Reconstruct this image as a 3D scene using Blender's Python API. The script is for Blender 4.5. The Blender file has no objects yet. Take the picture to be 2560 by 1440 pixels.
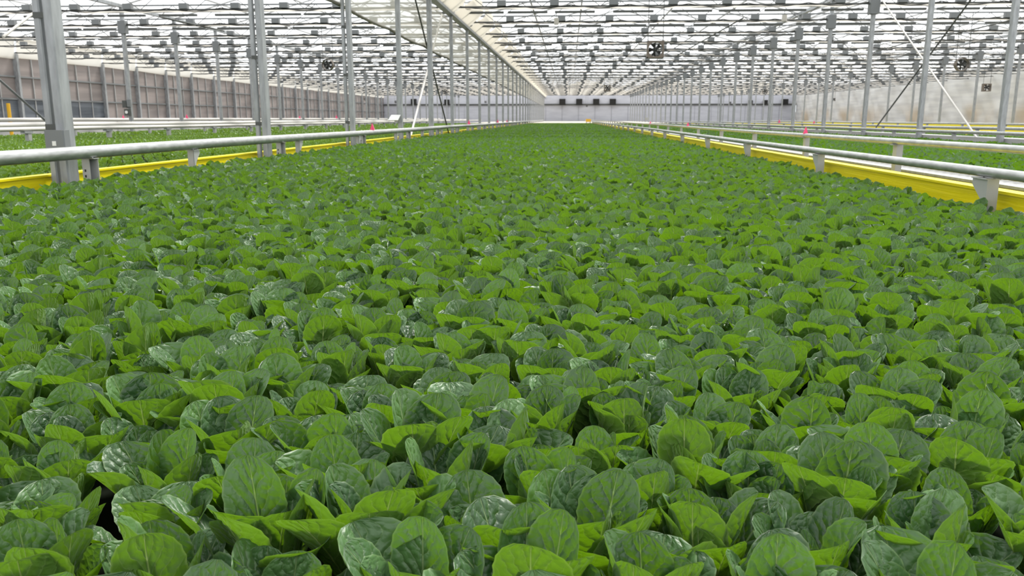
import bpy, math, random
import numpy as np
from mathutils import Vector
R = math.radians
random.seed(7); rng = np.random.default_rng(11)
sc = bpy.context.scene; COL = sc.collection

# ------------------------------------------------------------------ camera
F = 2050.0; PITCH = math.atan(424/F); YAW = math.atan(142/(F/math.cos(PITCH)))
CH = 1.0
cam = bpy.data.cameras.new('camera'); co = bpy.data.objects.new('camera', cam); COL.objects.link(co)
cam.sensor_width = 36; cam.lens = 36*F/2560; cam.clip_start = .05; cam.clip_end = 600
co.location = (0, 0, CH); co.rotation_euler = (math.pi/2-PITCH, 0, YAW)
cam.dof.use_dof = True; cam.dof.focus_distance = 1.75; cam.dof.aperture_fstop = 12
sc.camera = co
def ray(px, py):
    v = Vector(((px-1280)/F, (720-py)/F, -1)); v.rotate(co.rotation_euler); return v
def onX(px, py, X):
    v = ray(px, py); t = X/v.x; return Vector((X, v.y*t, CH+v.z*t))
def onY(px, py, Y):
    v = ray(px, py); t = Y/v.y; return Vector((v.x*t, Y, CH+v.z*t))

S = 5.0
XL, XR = -4.5, 11.05; SP = XR-XL
Y0 = onX(158.6, 288, XL).y                     # first column of the left row
LINES = [XL-SP, XL, XR, XR+SP]
WL, WR = XL-2*SP, XR+2*SP
YF = Y0+S*30.5
YB = -16.0
CZ = CH+4.1                                    # truss chord height

# ------------------------------------------------------------------ materials
MATS = {}
def nt(name):
    m = bpy.data.materials.new(name); m.use_nodes = True; t = m.node_tree; t.nodes.clear(); MATS[name] = m
    return m, t, t.nodes, t.links
def srgb(r, g, b):
    f = lambda c: (c/12.92 if c <= .04045 else ((c+.055)/1.055)**2.4)
    return (f(r/255), f(g/255), f(b/255), 1)
def simple(name, col, rough=.5, metal=0, noise=0, nscale=8, stretch=None, bump=0, col2=None, spec=.5):
    m, t, N, L = nt(name)
    o = N.new('ShaderNodeOutputMaterial'); p = N.new('ShaderNodeBsdfPrincipled'); L.new(p.outputs[0], o.inputs[0])
    p.inputs['Roughness'].default_value = rough; p.inputs['Metallic'].default_value = metal
    p.inputs['Specular IOR Level'].default_value = spec
    p.inputs['Base Color'].default_value = col
    if noise:
        tc = N.new('ShaderNodeTexCoord'); mp = N.new('ShaderNodeMapping'); n = N.new('ShaderNodeTexNoise')
        if stretch: mp.inputs['Scale'].default_value = stretch
        L.new(tc.outputs['Object'], mp.inputs[0]); L.new(mp.outputs[0], n.inputs[0])
        n.inputs['Scale'].default_value = nscale; n.inputs['Detail'].default_value = 4
        mx = N.new('ShaderNodeMix'); mx.data_type = 'RGBA'
        r = N.new('ShaderNodeMapRange'); r.inputs[1].default_value = .35; r.inputs[2].default_value = .65
        L.new(n.outputs[0], r.inputs[0]); L.new(r.outputs[0], mx.inputs[0])
        mx.inputs[6].default_value = col
        mx.inputs[7].default_value = col2 if col2 else tuple([c*(1-noise) for c in col[:3]]+[1])
        L.new(mx.outputs[2], p.inputs['Base Color'])
        if bump:
            b = N.new('ShaderNodeBump'); b.inputs['Strength'].default_value = bump; b.inputs['Distance'].default_value = .02
            L.new(n.outputs[0], b.inputs['Height']); L.new(b.outputs[0], p.inputs['Normal'])
    return m
def fabric(name, col, transp, transl):
    m, t, N, L = nt(name)
    o = N.new('ShaderNodeOutputMaterial')
    d = N.new('ShaderNodeBsdfDiffuse'); d.inputs[0].default_value = col
    tr = N.new('ShaderNodeBsdfTranslucent'); tr.inputs[0].default_value = col
    tp = N.new('ShaderNodeBsdfTransparent')
    a = N.new('ShaderNodeMixShader'); a.inputs[0].default_value = transl
    b = N.new('ShaderNodeMixShader'); b.inputs[0].default_value = transp
    L.new(d.outputs[0], a.inputs[1]); L.new(tr.outputs[0], a.inputs[2])
    L.new(a.outputs[0], b.inputs[1]); L.new(tp.outputs[0], b.inputs[2]); L.new(b.outputs[0], o.inputs[0])
    return m
GALV = simple('galvanized', srgb(172, 175, 178), .42, .3, .3, 14, (1, 1, .25), 0)
GALVP = simple('galvanized_pipe', srgb(186, 188, 187), .38, .55, .3, 30, (1, .3, 1), .05)
DARKM = simple('dark_steel', srgb(84, 86, 84), .5, .3)
WHITEM = simple('white_metal', srgb(212, 208, 203), .45)
BOXG = simple('grey_box', srgb(120, 123, 125), .5)
ALU = simple('aluminium_white', srgb(180, 180, 180), .4, .2, .12, 6, (1, .1, 1))
YEL = simple('yellow_liner', srgb(255, 238, 14), .42, 0, .12, 3, (1, .25, 12), .25, spec=.3)
BLACK = simple('black_plastic', srgb(14, 14, 14), .5)
FANM = simple('fan_metal', srgb(118, 108, 98), .45, .4)
PINK = simple('pink_flag', srgb(255, 80, 135), .6)
PAPER = simple('paper', srgb(236, 236, 234), .6)
FLOOR = simple('floor_concrete', srgb(150, 148, 143), .8, 0, .2, 1)
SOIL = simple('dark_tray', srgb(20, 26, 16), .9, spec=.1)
WOODY = simple('yellow_paint', srgb(225, 175, 40), .5)
CURT = fabric('screen_fabric', srgb(226, 220, 212), .12, .5)
PART = fabric('partition_fabric', srgb(232, 228, 215), .42, .5)
SOFF = fabric('soffit_film', srgb(236, 230, 218), .05, .55)
ROOFM = fabric('roof_film', (.95, .95, .95, 1), .72, .85)

def raft_mat():
    m, t, N, L = nt('white_raft')
    o = N.new('ShaderNodeOutputMaterial'); p = N.new('ShaderNodeBsdfPrincipled'); L.new(p.outputs[0], o.inputs[0])
    p.inputs['Roughness'].default_value = .9; p.inputs['Specular IOR Level'].default_value = .1
    tc = N.new('ShaderNodeTexCoord'); sx = N.new('ShaderNodeSeparateXYZ'); L.new(tc.outputs['Object'], sx.inputs[0])
    def slot(axis, pitch, width):
        a = N.new('ShaderNodeMath'); a.operation = 'DIVIDE'; a.inputs[1].default_value = pitch; L.new(sx.outputs[axis], a.inputs[0])
        b = N.new('ShaderNodeMath'); b.operation = 'FRACT'; L.new(a.outputs[0], b.inputs[0])
        c = N.new('ShaderNodeMath'); c.operation = 'LESS_THAN'; c.inputs[1].default_value = width/pitch; L.new(b.outputs[0], c.inputs[0]); return c
    A = slot(1, .15, .045); B = slot(0, .16, .10)
    mu = N.new('ShaderNodeMath'); mu.operation = 'MULTIPLY'; L.new(A.outputs[0], mu.inputs[0]); L.new(B.outputs[0], mu.inputs[1])
    mx = N.new('ShaderNodeMix'); mx.data_type = 'RGBA'; L.new(mu.outputs[0], mx.inputs[0])
    mx.inputs[6].default_value = srgb(150, 150, 149); mx.inputs[7].default_value = srgb(30, 32, 34)
    L.new(mx.outputs[2], p.inputs['Base Color']); return m
RAFT = raft_mat()

def wall_mat(name, base, alt, line, stain=None, ribs=True):
    m, t, N, L = nt(name)
    o = N.new('ShaderNodeOutputMaterial'); p = N.new('ShaderNodeBsdfPrincipled'); L.new(p.outputs[0], o.inputs[0])
    p.inputs['Roughness'].default_value = .55
    tc = N.new('ShaderNodeTexCoord'); mp = N.new('ShaderNodeMapping'); L.new(tc.outputs['Object'], mp.inputs[0])
    mp.inputs['Scale'].default_value = (.3, .12, 1.6)
    n = N.new('ShaderNodeTexNoise'); n.inputs['Scale'].default_value = 1.5; n.inputs['Detail'].default_value = 5; L.new(mp.outputs[0], n.inputs[0])
    r = N.new('ShaderNodeMapRange'); r.inputs[1].default_value = .4; r.inputs[2].default_value = .62; L.new(n.outputs[0], r.inputs[0])
    mx = N.new('ShaderNodeMix'); mx.data_type = 'RGBA'; L.new(r.outputs[0], mx.inputs[0]); mx.inputs[6].default_value = base; mx.inputs[7].default_value = alt
    L.new(mx.outputs[2], p.inputs['Base Color'])
    if stain:
        # brown dirt splashed along the lower half of the sheet
        sx = N.new('ShaderNodeSeparateXYZ'); L.new(tc.outputs['Object'], sx.inputs[0])
        q = N.new('ShaderNodeMapRange'); q.inputs[1].default_value = 3.0; q.inputs[2].default_value = 1.6; L.new(sx.outputs[2], q.inputs[0])
        n2 = N.new('ShaderNodeTexNoise'); n2.inputs['Scale'].default_value = .12; n2.inputs['Detail'].default_value = 6; L.new(tc.outputs['Object'], n2.inputs[0])
        r2 = N.new('ShaderNodeMapRange'); r2.inputs[1].default_value = .45; r2.inputs[2].default_value = .65; L.new(n2.outputs[0], r2.inputs[0])
        mu = N.new('ShaderNodeMath'); mu.operation = 'MULTIPLY'; L.new(q.outputs[0], mu.inputs[0]); L.new(r2.outputs[0], mu.inputs[1])
        m2 = N.new('ShaderNodeMix'); m2.data_type = 'RGBA'; L.new(mu.outputs[0], m2.inputs[0]); L.new(mx.outputs[2], m2.inputs[6]); m2.inputs[7].default_value = stain
        L.new(m2.outputs[2], p.inputs['Base Color'])
    return m
WALLD = wall_mat('left_wall_sheet', srgb(150, 140, 137), srgb(132, 124, 122), .5)
GLASS = wall_mat('left_wall_glass', srgb(104, 110, 118), srgb(70, 76, 84), .5); 
WALLF = wall_mat('far_wall_sheet', srgb(204, 205, 214), srgb(194, 195, 205), .5)
WALLR = wall_mat('right_wall_tarp', srgb(222, 221, 218), srgb(205, 204, 203), .5, srgb(196, 180, 158))

def leaf_mat(name, top, top2, under, trans, detail=True, gloss=.47, tmix=.25):
    m, t, N, L = nt(name)
    def math_(op, a, b=None, c=None, clamp=False):
        n = N.new('ShaderNodeMath'); n.operation = op; n.use_clamp = clamp
        for i, v in enumerate((a, b, c)):
            if v is None: continue
            if isinstance(v, (int, float)): n.inputs[i].default_value = v
            else: L.new(v, n.inputs[i])
        return n.outputs[0]
    def mix(f, a, b):
        n = N.new('ShaderNodeMix'); n.data_type = 'RGBA'
        for i, v in ((0, f), (6, a), (7, b)):
            if isinstance(v, (tuple, float, int)): n.inputs[i].default_value = v
            else: L.new(v, n.inputs[i])
        return n.outputs[2]
    o = N.new('ShaderNodeOutputMaterial')
    at = N.new('ShaderNodeAttribute'); at.attribute_name = 'tint'; tint = at.outputs['Fac']
    geo = N.new('ShaderNodeNewGeometry'); back = geo.outputs['Backfacing']
    c = mix(tint, top, top2); tr = trans
    un = under; normal = None
    if detail:
        uv = N.new('ShaderNodeUVMap'); uv.uv_map = 'UVMap'
        s = N.new('ShaderNodeSeparateXYZ'); L.new(uv.outputs[0], s.inputs[0])
        u = math_('ABSOLUTE', math_('SUBTRACT', s.outputs[0], .5)); u = math_('MULTIPLY', u, 2)   # 0 midrib .. 1 edge
        v = s.outputs[1]
        nz = N.new('ShaderNodeTexNoise'); nz.inputs['Scale'].default_value = 4; nz.inputs['Detail'].default_value = 3
        tc = N.new('ShaderNodeTexCoord'); 
        cmb = N.new('ShaderNodeCombineXYZ'); L.new(s.outputs[0], cmb.inputs[0]); L.new(math_('MULTIPLY', v, 1.9), cmb.inputs[1]); L.new(math_('MULTIPLY', tint, 9), cmb.inputs[2]); L.new(cmb.outputs[0], nz.inputs[0])
        wob = math_('MULTIPLY', math_('SUBTRACT', nz.outputs[0], .5), .16)
        ph = math_('MULTIPLY', math_('ADD', math_('SUBTRACT', v, math_('MULTIPLY', math_('POWER', u, .8), .30)), wob), 8.5)
        fr = math_('ABSOLUTE', math_('SUBTRACT', math_('FRACT', ph), .5))                       # 0 centre of a pucker .. .5 vein
        vein = math_('SMOOTH_MIN', math_('MULTIPLY', math_('SUBTRACT', fr, .43), 14), 1, .1, clamp=True)
        fade = math_('SUBTRACT', 1, math_('POWER', u, 3), clamp=True)
        vein = math_('MULTIPLY', vein, fade)
        rib = math_('SUBTRACT', 1, math_('DIVIDE', u, math_('SUBTRACT', .085, math_('MULTIPLY', v, .06))), clamp=True)
        n2 = N.new('ShaderNodeTexVoronoi'); n2.inputs['Scale'].default_value = 9; L.new(cmb.outputs[0], n2.inputs[0])
        puck = math_('SUBTRACT', 1, math_('MULTIPLY', math_('POWER', math_('MULTIPLY', fr, 2), 2.0), .9))
        h = math_('ADD', math_('MULTIPLY', puck, math_('MULTIPLY', fade, .75)), math_('MULTIPLY', math_('SUBTRACT', .6, n2.outputs['Distance']), .55))
        h = math_('SUBTRACT', h, math_('MULTIPLY', rib, .5))
        b = N.new('ShaderNodeBump'); b.inputs['Strength'].default_value = .75; b.inputs['Distance'].default_value = .006; L.new(h, b.inputs['Height'])
        normal = b.outputs[0]
        light = math_('ADD', math_('MULTIPLY', rib, .6), math_('MULTIPLY', vein, .16), clamp=True)
        edge = math_('MULTIPLY', math_('SUBTRACT', u, .93), 8, clamp=True)
        light = math_('ADD', light, math_('MULTIPLY', edge, .35), clamp=True)
        c = mix(light, c, srgb(190, 212, 150)); un = mix(light, under, srgb(205, 220, 140))
        tr = mix(math_('MULTIPLY', light, .6), trans, (.62, .78, .2, 1))
    base = mix(back, c, un)
    p = N.new('ShaderNodeBsdfPrincipled'); L.new(base, p.inputs['Base Color'])
    p.inputs['Specular IOR Level'].default_value = .75
    p.inputs['Sheen Weight'].default_value = .12; p.inputs['Sheen Roughness'].default_value = .45; p.inputs['Sheen Tint'].default_value = (.75, .95, .78, 1)
    L.new(math_('ADD', gloss, math_('MULTIPLY', back, .3)), p.inputs['Roughness'])
    tl = N.new('ShaderNodeBsdfTranslucent')
    if isinstance(tr, tuple): tl.inputs[0].default_value = tr
    else: L.new(tr, tl.inputs[0])
    if normal: L.new(normal, p.inputs['Normal']); L.new(normal, tl.inputs['Normal'])
    ms = N.new('ShaderNodeMixShader'); ms.inputs[0].default_value = tmix
    L.new(p.outputs[0], ms.inputs[1]); L.new(tl.outputs[0], ms.inputs[2]); L.new(ms.outputs[0], o.inputs[0])
    return m
TOPC, TOPC2, UND, TRN = (.020, .070, .016, 1), (.095, .205, .060, 1), (.070, .150, .012, 1), (.20, .42, .004, 1)
LEAF = leaf_mat('romaine_leaf', TOPC, TOPC2, UND, TRN)
LEAF_F = leaf_mat('romaine_leaf_far', TOPC, TOPC2, UND, TRN, detail=False)
LEAF_L = leaf_mat('small_leaf_crop', (.075, .165, .010, 1), (.12, .24, .014, 1), (.14, .25, .02, 1), (.24, .43, .006, 1), detail=False)

# ------------------------------------------------------------------ mesh helpers
class MB:
    def __init__(s): s.v = []; s.f = []
    def add(s, vs, fs):
        o = len(s.v); s.v += [tuple(p) for p in vs]; s.f += [tuple(i+o for i in f) for f in fs]; return s
    def box(s, x0, x1, y0, y1, z0, z1):
        return s.add([(x0,y0,z0),(x1,y0,z0),(x1,y1,z0),(x0,y1,z0),(x0,y0,z1),(x1,y0,z1),(x1,y1,z1),(x0,y1,z1)],
              [(0,3,2,1),(4,5,6,7),(0,1,5,4),(1,2,6,5),(2,3,7,6),(3,0,4,7)])
    def rbox(s, x0, x1, y0, y1, z0, z1, b):      # box with chamfered vertical edges
        pts = [(x0+b,y0),(x1-b,y0),(x1,y0+b),(x1,y1-b),(x1-b,y1),(x0+b,y1),(x0,y1-b),(x0,y0+b)]
        n = 8; vs = [(x,y,z0) for x,y in pts]+[(x,y,z1) for x,y in pts]
        return s.add(vs, [tuple(range(n-1,-1,-1)), tuple(range(n,2*n))]+[(i,(i+1)%n,n+(i+1)%n,n+i) for i in range(n)])
    def tube(s, pts, r, n=10, caps=True):
        pts = [Vector(p) for p in pts]; rings = []; vs = []; fs = []
        up = None
        for i, p in enumerate(pts):
            d = (pts[min(i+1,len(pts)-1)]-pts[max(i-1,0)]).normalized()
            if up is None: up = Vector((0,0,1)) if abs(d.z) < .9 else Vector((1,0,0))
            a = d.cross(up).normalized(); b = a.cross(d).normalized()
            for k in range(n):
                t = 2*math.pi*k/n; vs.append(p+a*(r*math.cos(t))+b*(r*math.sin(t)))
        for i in range(len(pts)-1):
            for k in range(n): fs.append((i*n+k, i*n+(k+1)%n, (i+1)*n+(k+1)%n, (i+1)*n+k))
        if caps: fs.append(tuple(range(n-1,-1,-1))); fs.append(tuple((len(pts)-1)*n+k for k in range(n)))
        return s.add(vs, fs)
    def prism(s, poly, axis, a, b):              # polygon extruded along axis 'x'/'y'/'z'
        n = len(poly)
        def P(p, t): return {'x': (t,p[0],p[1]), 'y': (p[0],t,p[1]), 'z': (p[0],p[1],t)}[axis]
        return s.add([P(p,a) for p in poly]+[P(p,b) for p in poly], [tuple(range(n-1,-1,-1)), tuple(range(n,2*n))]+[(i,(i+1)%n,n+(i+1)%n,n+i) for i in range(n)])
    def mesh(s, name, mat, smooth=False):
        me = bpy.data.meshes.new(name); me.from_pydata(s.v, [], s.f); me.materials.append(mat)
        if smooth: me.polygons.foreach_set('use_smooth', [True]*len(me.polygons)); me.set_sharp_from_angle(angle=R(40))
        me.update(); return me
    def build(s, name, mat, parent=None, smooth=False, loc=(0,0,0), rz=0):
        return link(name, s.mesh(name, mat, smooth), parent, loc, rz)
def link(name, data, parent=None, loc=(0,0,0), rz=0):
    o = bpy.data.objects.new(name, data); COL.objects.link(o); o.location = loc; o.rotation_euler = (0,0,rz)
    if parent: o.parent = parent
    return o
def tag(o, label=None, cat=None, group=None, kind=None):
    if label: o['label'] = label
    if cat: o['category'] = cat
    if group: o['group'] = group
    if kind: o['kind'] = kind
    return o
def empty(name, loc, label, cat, group=None, rz=0):
    return tag(link(name, None, None, loc, rz), label, cat, group)
def dup(root, loc, label, group=None):
    r = root.copy(); COL.objects.link(r); r.location = loc; r['label'] = label
    if group: r['group'] = group
    elif 'group' in r: del r['group']
    for ch in list(root.children):
        c = ch.copy(); COL.objects.link(c); c.parent = r
        for g in list(ch.children):
            d = g.copy(); COL.objects.link(d); d.parent = c
    return r

# ------------------------------------------------------------------ leaves
PT = np.array([0,.1,.22,.34,.46,.58,.7,.8,.88,.94,.98,1.0])
PW = np.array([.17,.15,.24,.50,.76,.93,1.0,.97,.85,.66,.43,.12])
def leaf(L, W, th0, curl, cup, wave, az, base, tw, nu, nv, ph, serr=0, fold=0.):
    t = np.linspace(0, 1, nv+1)
    t = t*(1.0)+.0
    t = 1-(1-t)**1.25 if nv > 3 else t
    dt = np.diff(t, prepend=0)
    th = th0+curl*t**2.0
    r = np.cumsum(np.sin(th)*dt)*L; z = np.cumsum(np.cos(th)*dt)*L
    w = np.interp(t, PT, PW)*W/2
    u = np.linspace(-1, 1, nu+1)
    U, T = np.meshgrid(u, t)
    Wd = w[:,None]
    if serr: Wd = Wd*(1+serr*np.where(np.arange(nv+1)%2, 1, -1)[:,None]*(T > .3))
    x = U*Wd
    # inward normal (towards the head's axis and up)
    nr = -np.cos(th)[:,None]; nz = np.sin(th)[:,None]
    off = cup*4/W*x**2 + fold*np.abs(x)
    off = off + wave*np.sin(T*9+ph+np.sign(U)*1.3)*np.abs(U)**2*2*Wd
    if nu > 6:                                    # puckers between the side veins
        pp = (T-.3*np.abs(U)**.8)*8.5+.2*np.sin(T*5+ph)
        off = off - .012*Wd*2*np.cos(2*np.pi*pp)*(1-np.abs(U)**3)*(np.abs(U) > .08)*(T > .2)
    a = x; rr = r[:,None]+off*nr; zz = z[:,None]+off*nz
    ct, st = np.cos(tw*T), np.sin(tw*T)
    cr = rr-r[:,None]
    a2 = a*ct-cr*st; rr = r[:,None]+a*st+cr*ct
    X = base+rr; ca, sa = math.cos(az), math.sin(az)
    P = np.stack([X*ca-a2*sa, X*sa+a2*ca, zz], -1).reshape(-1, 3)
    i = np.arange(nv)[:,None]*(nu+1)+np.arange(nu)[None]
    q = np.stack([i, i+nu+1, i+nu+2, i+1], -1).reshape(-1, 4)
    uv = np.stack([(U+1)/2, T], -1).reshape(-1, 2)
    return P, q, uv
def head_params(rg, small=False):
    out = []
    k = 0.62 if small else 1.0
    off = rg.uniform(0, 6.28)
    spec = [(5, 16, 38, -12, 24, .155, .195, .084, .108), (5, 7, 20, -8, 24, .15, .195, .078, .102), (4, 2, 12, 0, 30, .10, .16, .045, .075)]
    for (n, a0, a1, c0, c1, l0, l1, w0, w1) in spec:
        for i in range(n):
            off += 2.4+rg.uniform(-.35, .35)
            out.append(dict(L=rg.uniform(l0, l1)*k, W=rg.uniform(w0, w1)*k, th0=R(rg.uniform(a0, a1)), curl=R(rg.uniform(c0, c1)),
                cup=rg.uniform(.06, .26), wave=rg.uniform(.01, .05), az=off, base=.012*k, tw=rg.uniform(-.7, .7), ph=rg.uniform(0, 6), fold=rg.choice([0,0,.12,.3]), tint=rg.uniform(0, 1)**1.4))
    return out
def head_arrays(params, nu, nv, nleaf=None, serr=0):
    if nleaf: params = [params[i] for i in np.linspace(0, len(params)-1, nleaf).astype(int)]
    Ps, Qs, Us, Ts = [], [], [], []; o = 0
    for p in params:
        q = {k: v for k, v in p.items() if k != 'tint'}
        P, F_, uv = leaf(nu=nu, nv=nv, serr=serr, **q)
        Ps.append(P); Qs.append(F_+o); Us.append(uv[F_.ravel()]); Ts.append(np.full(len(P), p['tint'])); o += len(P)
    return np.concatenate(Ps), np.concatenate(Qs), np.concatenate(Us), np.concatenate(Ts)
def np_mesh(name, V, Q, UV, T, mat, smooth=True):
    me = bpy.data.meshes.new(name)
    me.vertices.add(len(V)); me.vertices.foreach_set('co', V.astype(np.float32).ravel())
    me.loops.add(Q.size); me.loops.foreach_set('vertex_index', Q.astype(np.int32).ravel())
    me.polygons.add(len(Q)); me.polygons.foreach_set('loop_start', (np.arange(len(Q))*4).astype(np.int32))
    me.polygons.foreach_set('loop_total', np.full(len(Q), 4, np.int32))
    if UV is not None:
        l = me.uv_layers.new(name='UVMap'); l.data.foreach_set('uv', UV.astype(np.float32).ravel())
    a = me.attributes.new('tint', 'FLOAT', 'POINT'); a.data.foreach_set('value', T.astype(np.float32))
    me.materials.append(mat); me.update(calc_edges=True)
    me.polygons.foreach_set('use_smooth', np.full(len(Q), smooth)); me.update()
    return me
def scatter(pts, variants, zbase, rg, smin=.88, smax=1.12, uv=False):
    """pts (n,2); variants list of (V,Q,UV,T). Returns merged arrays."""
    which = rg.integers(0, len(variants), len(pts)); OV, OQ, OU, OT = [], [], [], []; o = 0
    for k, (V, Q, U, T) in enumerate(variants):
        P = pts[which == k]; n = len(P)
        if not n: continue
        a = rg.uniform(0, 2*np.pi, n); s = rg.uniform(smin, smax, n); c, d = np.cos(a), np.sin(a)
        ox = V[None,:,0]*c[:,None]-V[None,:,1]*d[:,None]; oy = V[None,:,0]*d[:,None]+V[None,:,1]*c[:,None]
        W = np.stack([ox*s[:,None]+P[:,0:1], oy*s[:,None]+P[:,1:2], V[None,:,2]*s[:,None]+zbase], -1).reshape(-1, 3)
        OV.append(W); OQ.append((Q[None]+(np.arange(n)*len(V))[:,None,None]).reshape(-1, 4)+o)
        if uv: OU.append(np.tile(U, (n, 1)))
        OT.append(np.clip(np.tile(T, n)*.75+np.repeat(rg.uniform(0, .25, n), len(V)), 0, 1)); o += len(W)
    return OV, OQ, OU, OT, o
def merge(lst, uv=False):
    V, Q, U, T = [], [], [], []; o = 0
    for (a, b, c, d, n) in lst:
        V += a; Q += [x+o for x in b]; U += c; T += d; o += n
    return np.concatenate(V), np.concatenate(Q), (np.concatenate(U) if uv else None), np.concatenate(T)
def grid(x0, x1, y0, y1, pitch, jit, rg):
    xs = np.arange(x0, x1+.001, pitch); ys = np.arange(y0, y1, pitch*.9)
    X, Y = np.meshgrid(xs, ys); X = X+np.where(np.arange(len(ys))%2, pitch/2, 0)[:,None]
    P = np.stack([X.ravel(), Y.ravel()], -1); P += rg.uniform(-jit, jit, P.shape)
    return P[(P[:,0] < x1+.02)]

RZ = CH-.69                                     # top of the floating rafts
PITCHP = .155
BX0, BX1, BEND = -4.22, 2.52, 95.0
NV = 16
hp = [head_params(rng) for _ in range(NV)]
near_meshes = []
for i, p in enumerate(hp):
    V, Q, U, T = head_arrays(p, 10, 22, serr=.022)
    near_meshes.append(np_mesh('romaine_head', V, Q, U, T, LEAF))
P = grid(BX0, BX1, .35, BEND, PITCHP, .018, rng)
def thin(P, d0, frac, d1, frac2):
    d = np.hypot(P[:,0], P[:,1]); u = rng.uniform(0, 1, len(P))
    return (d < d0) | ((d < d1) & (u < frac)) | ((d >= d1) & (u < frac2))
def inview(P, z, mx=0, my=0):
    d = np.stack([P[:,0], P[:,1], np.full(len(P), z-CH)], -1)
    M = np.array(co.rotation_euler.to_matrix()); c = d@M
    return (c[:,2] < 0) & (np.abs(c[:,0]/-c[:,2]*F) < 1280+mx) & (np.abs(c[:,1]/-c[:,2]*F) < 720+my)
dist = np.hypot(P[:,0], P[:,1])
iv = inview(P, CH-.53, 0, 0)
order = np.argsort(np.where(iv, dist, 1e9))
sel = np.zeros(len(P), bool); sel[order[:300]] = True
MAXNEAR = dist[order[299]]
LAB = 'dark green romaine lettuce head in the sharp foreground of the bed'
for n, idx in enumerate(np.nonzero(sel)[0]):
    o = link('romaine_lettuce', near_meshes[n % NV], None, (P[idx,0], P[idx,1], RZ), rng.uniform(0, 6.28))
    s = rng.uniform(.9, 1.12); o.scale = (s, s, s*rng.uniform(.95, 1.08))
    tag(o, LAB, 'lettuce', 'foreground romaine lettuces in the near bed')
rest = P[~sel]; dr = np.hypot(rest[:,0], rest[:,1])
keep = (rest[:,1] > 5) | inview(rest, CH-.53, 500, 260) | inview(rest, CH-.53, 0, 600)
keep &= thin(rest, 22, .75, 42, .42)
rest = rest[keep]; dr = dr[keep]
v1 = [head_arrays(p, 6, 10, serr=.02) for p in hp[:10]]
v2 = [head_arrays(p, 4, 6, 12) for p in hp[:10]]
v3 = [head_arrays(p, 2, 4, 10) for p in hp]
v4 = [head_arrays(p, 2, 2, 6) for p in hp]
for v in v4: v[0][:,:2] *= 1.45
# the middle distance: still with vein and pucker shading; and the far crop, simpler
A = merge([scatter(rest[dr < 5], v1, RZ, rng, uv=True), scatter(rest[(dr >= 5) & (dr < 12)], v2, RZ, rng, uv=True)], True)
B = merge([scatter(rest[(dr >= 12) & (dr < 38)], v3, RZ, rng), scatter(rest[dr >= 38], v4, RZ, rng)])
crop = bpy.data.objects.new('romaine_crop', None)
# one object with two material slots
nA = len(A[0]); VV = np.concatenate([A[0], B[0]]); QQ = np.concatenate([A[1], B[1]+nA]); TT = np.concatenate([A[3], B[3]])
UU = np.concatenate([A[2], np.zeros((B[1].size, 2))])
print('MAIN', len(rest), len(A[1]), len(B[1]))
me = np_mesh('romaine_crop', VV, QQ, UU, TT, LEAF); me.materials.append(LEAF_F)
mi = np.zeros(len(QQ), np.int32); mi[len(A[1]):] = 1; me.polygons.foreach_set('material_index', mi)
bpy.data.objects.remove(crop)
tag(link('romaine_crop', me), 'dense carpet of green romaine heads filling the near bed behind the foreground heads', 'lettuce', None, 'stuff')

def crop_obj(name, x0, x1, y0, y1, z, pitch, vs, label, mat, cut1=14, cut2=38):
    p = grid(x0, x1, y0, y1, pitch, .02, rng); p = p[thin(p, cut2*.6, .6, cut2, .3) & inview(p, z+.15, 500, 200)]; d = np.hypot(p[:,0], p[:,1])
    parts = []
    for m, v in ((d < cut1, vs[0]), ((d >= cut1) & (d < cut2), vs[1]), (d >= cut2, vs[2])):
        if m.any(): parts.append(scatter(p[m], v, z, rng))
    V, Q, U, T = merge(parts)
    print('CROP', label, len(p), len(Q))
    return tag(link(name, np_mesh(name, V, Q, None, T, mat)), label, 'lettuce', None, 'stuff')
crop_obj('romaine_crop', 3.74, 10.15, 3.6, BEND, RZ-.03, PITCHP*1.02, (v2, v3, v4), 'green romaine crop in the next bed right of the two round rails', LEAF_F, 10, 30)
sp_ = [head_params(rng, True) for _ in range(8)]
s2 = [head_arrays(p, 2, 4) for p in sp_]; s3 = [head_arrays(p, 2, 2, 7) for p in sp_]; s4 = [head_arrays(p, 2, 2, 5) for p in sp_]
for v in s4: v[0][:,:2] *= 2
for v in s3: v[0][:,:2] *= 1.25
crop_obj('baby_leaf_crop', -20.2, -5.0, 5.6, BEND+5, RZ+.03, .17, (s2, s3, s4), 'light green low baby leaf crop beyond the left row of columns', LEAF_L, 16, 34)
crop_obj('romaine_crop', 11.9, 17.0, 14, BEND, RZ-.08, .2, (v2, v3, v4), 'green crop strip between the right column row and the yellow edged bed', LEAF_F, 5, 20)

# ------------------------------------------------------------------ ponds, liners
def pond(x0, x1, y0, y1, ztop, label, raft_top, yl=True, yr=True, wall=YEL, dark=False, zr=None):
    e = empty('growing_pond', (0, 0, 0), label, 'growing pond')
    w = .07
    if yl: MB().box(x0-w, x0, y0, y1, 0, ztop).box(x0-w-.02, x0+.015, y0, y1, ztop, ztop+.018).build('side_wall', wall, e)
    if yr: MB().box(x1, x1+w, y0, y1, 0, zr or ztop).box(x1-.015, x1+w+.02, y0, y1, zr or ztop, (zr or ztop)+.018).build('side_wall', wall, e)
    MB().box(x0, x1, y1, y1+w, 0, ztop).build('end_wall', wall, e)
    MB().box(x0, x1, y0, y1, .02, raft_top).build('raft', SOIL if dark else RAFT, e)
    return e
ZY = onX(2444, 467, 2.72).z
ZYL = onX(200, 425, -4.78).z
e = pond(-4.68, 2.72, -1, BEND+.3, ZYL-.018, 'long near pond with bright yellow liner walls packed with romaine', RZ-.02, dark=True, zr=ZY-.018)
ZG = onX(2360, 438, 3.3).z-.002
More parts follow.
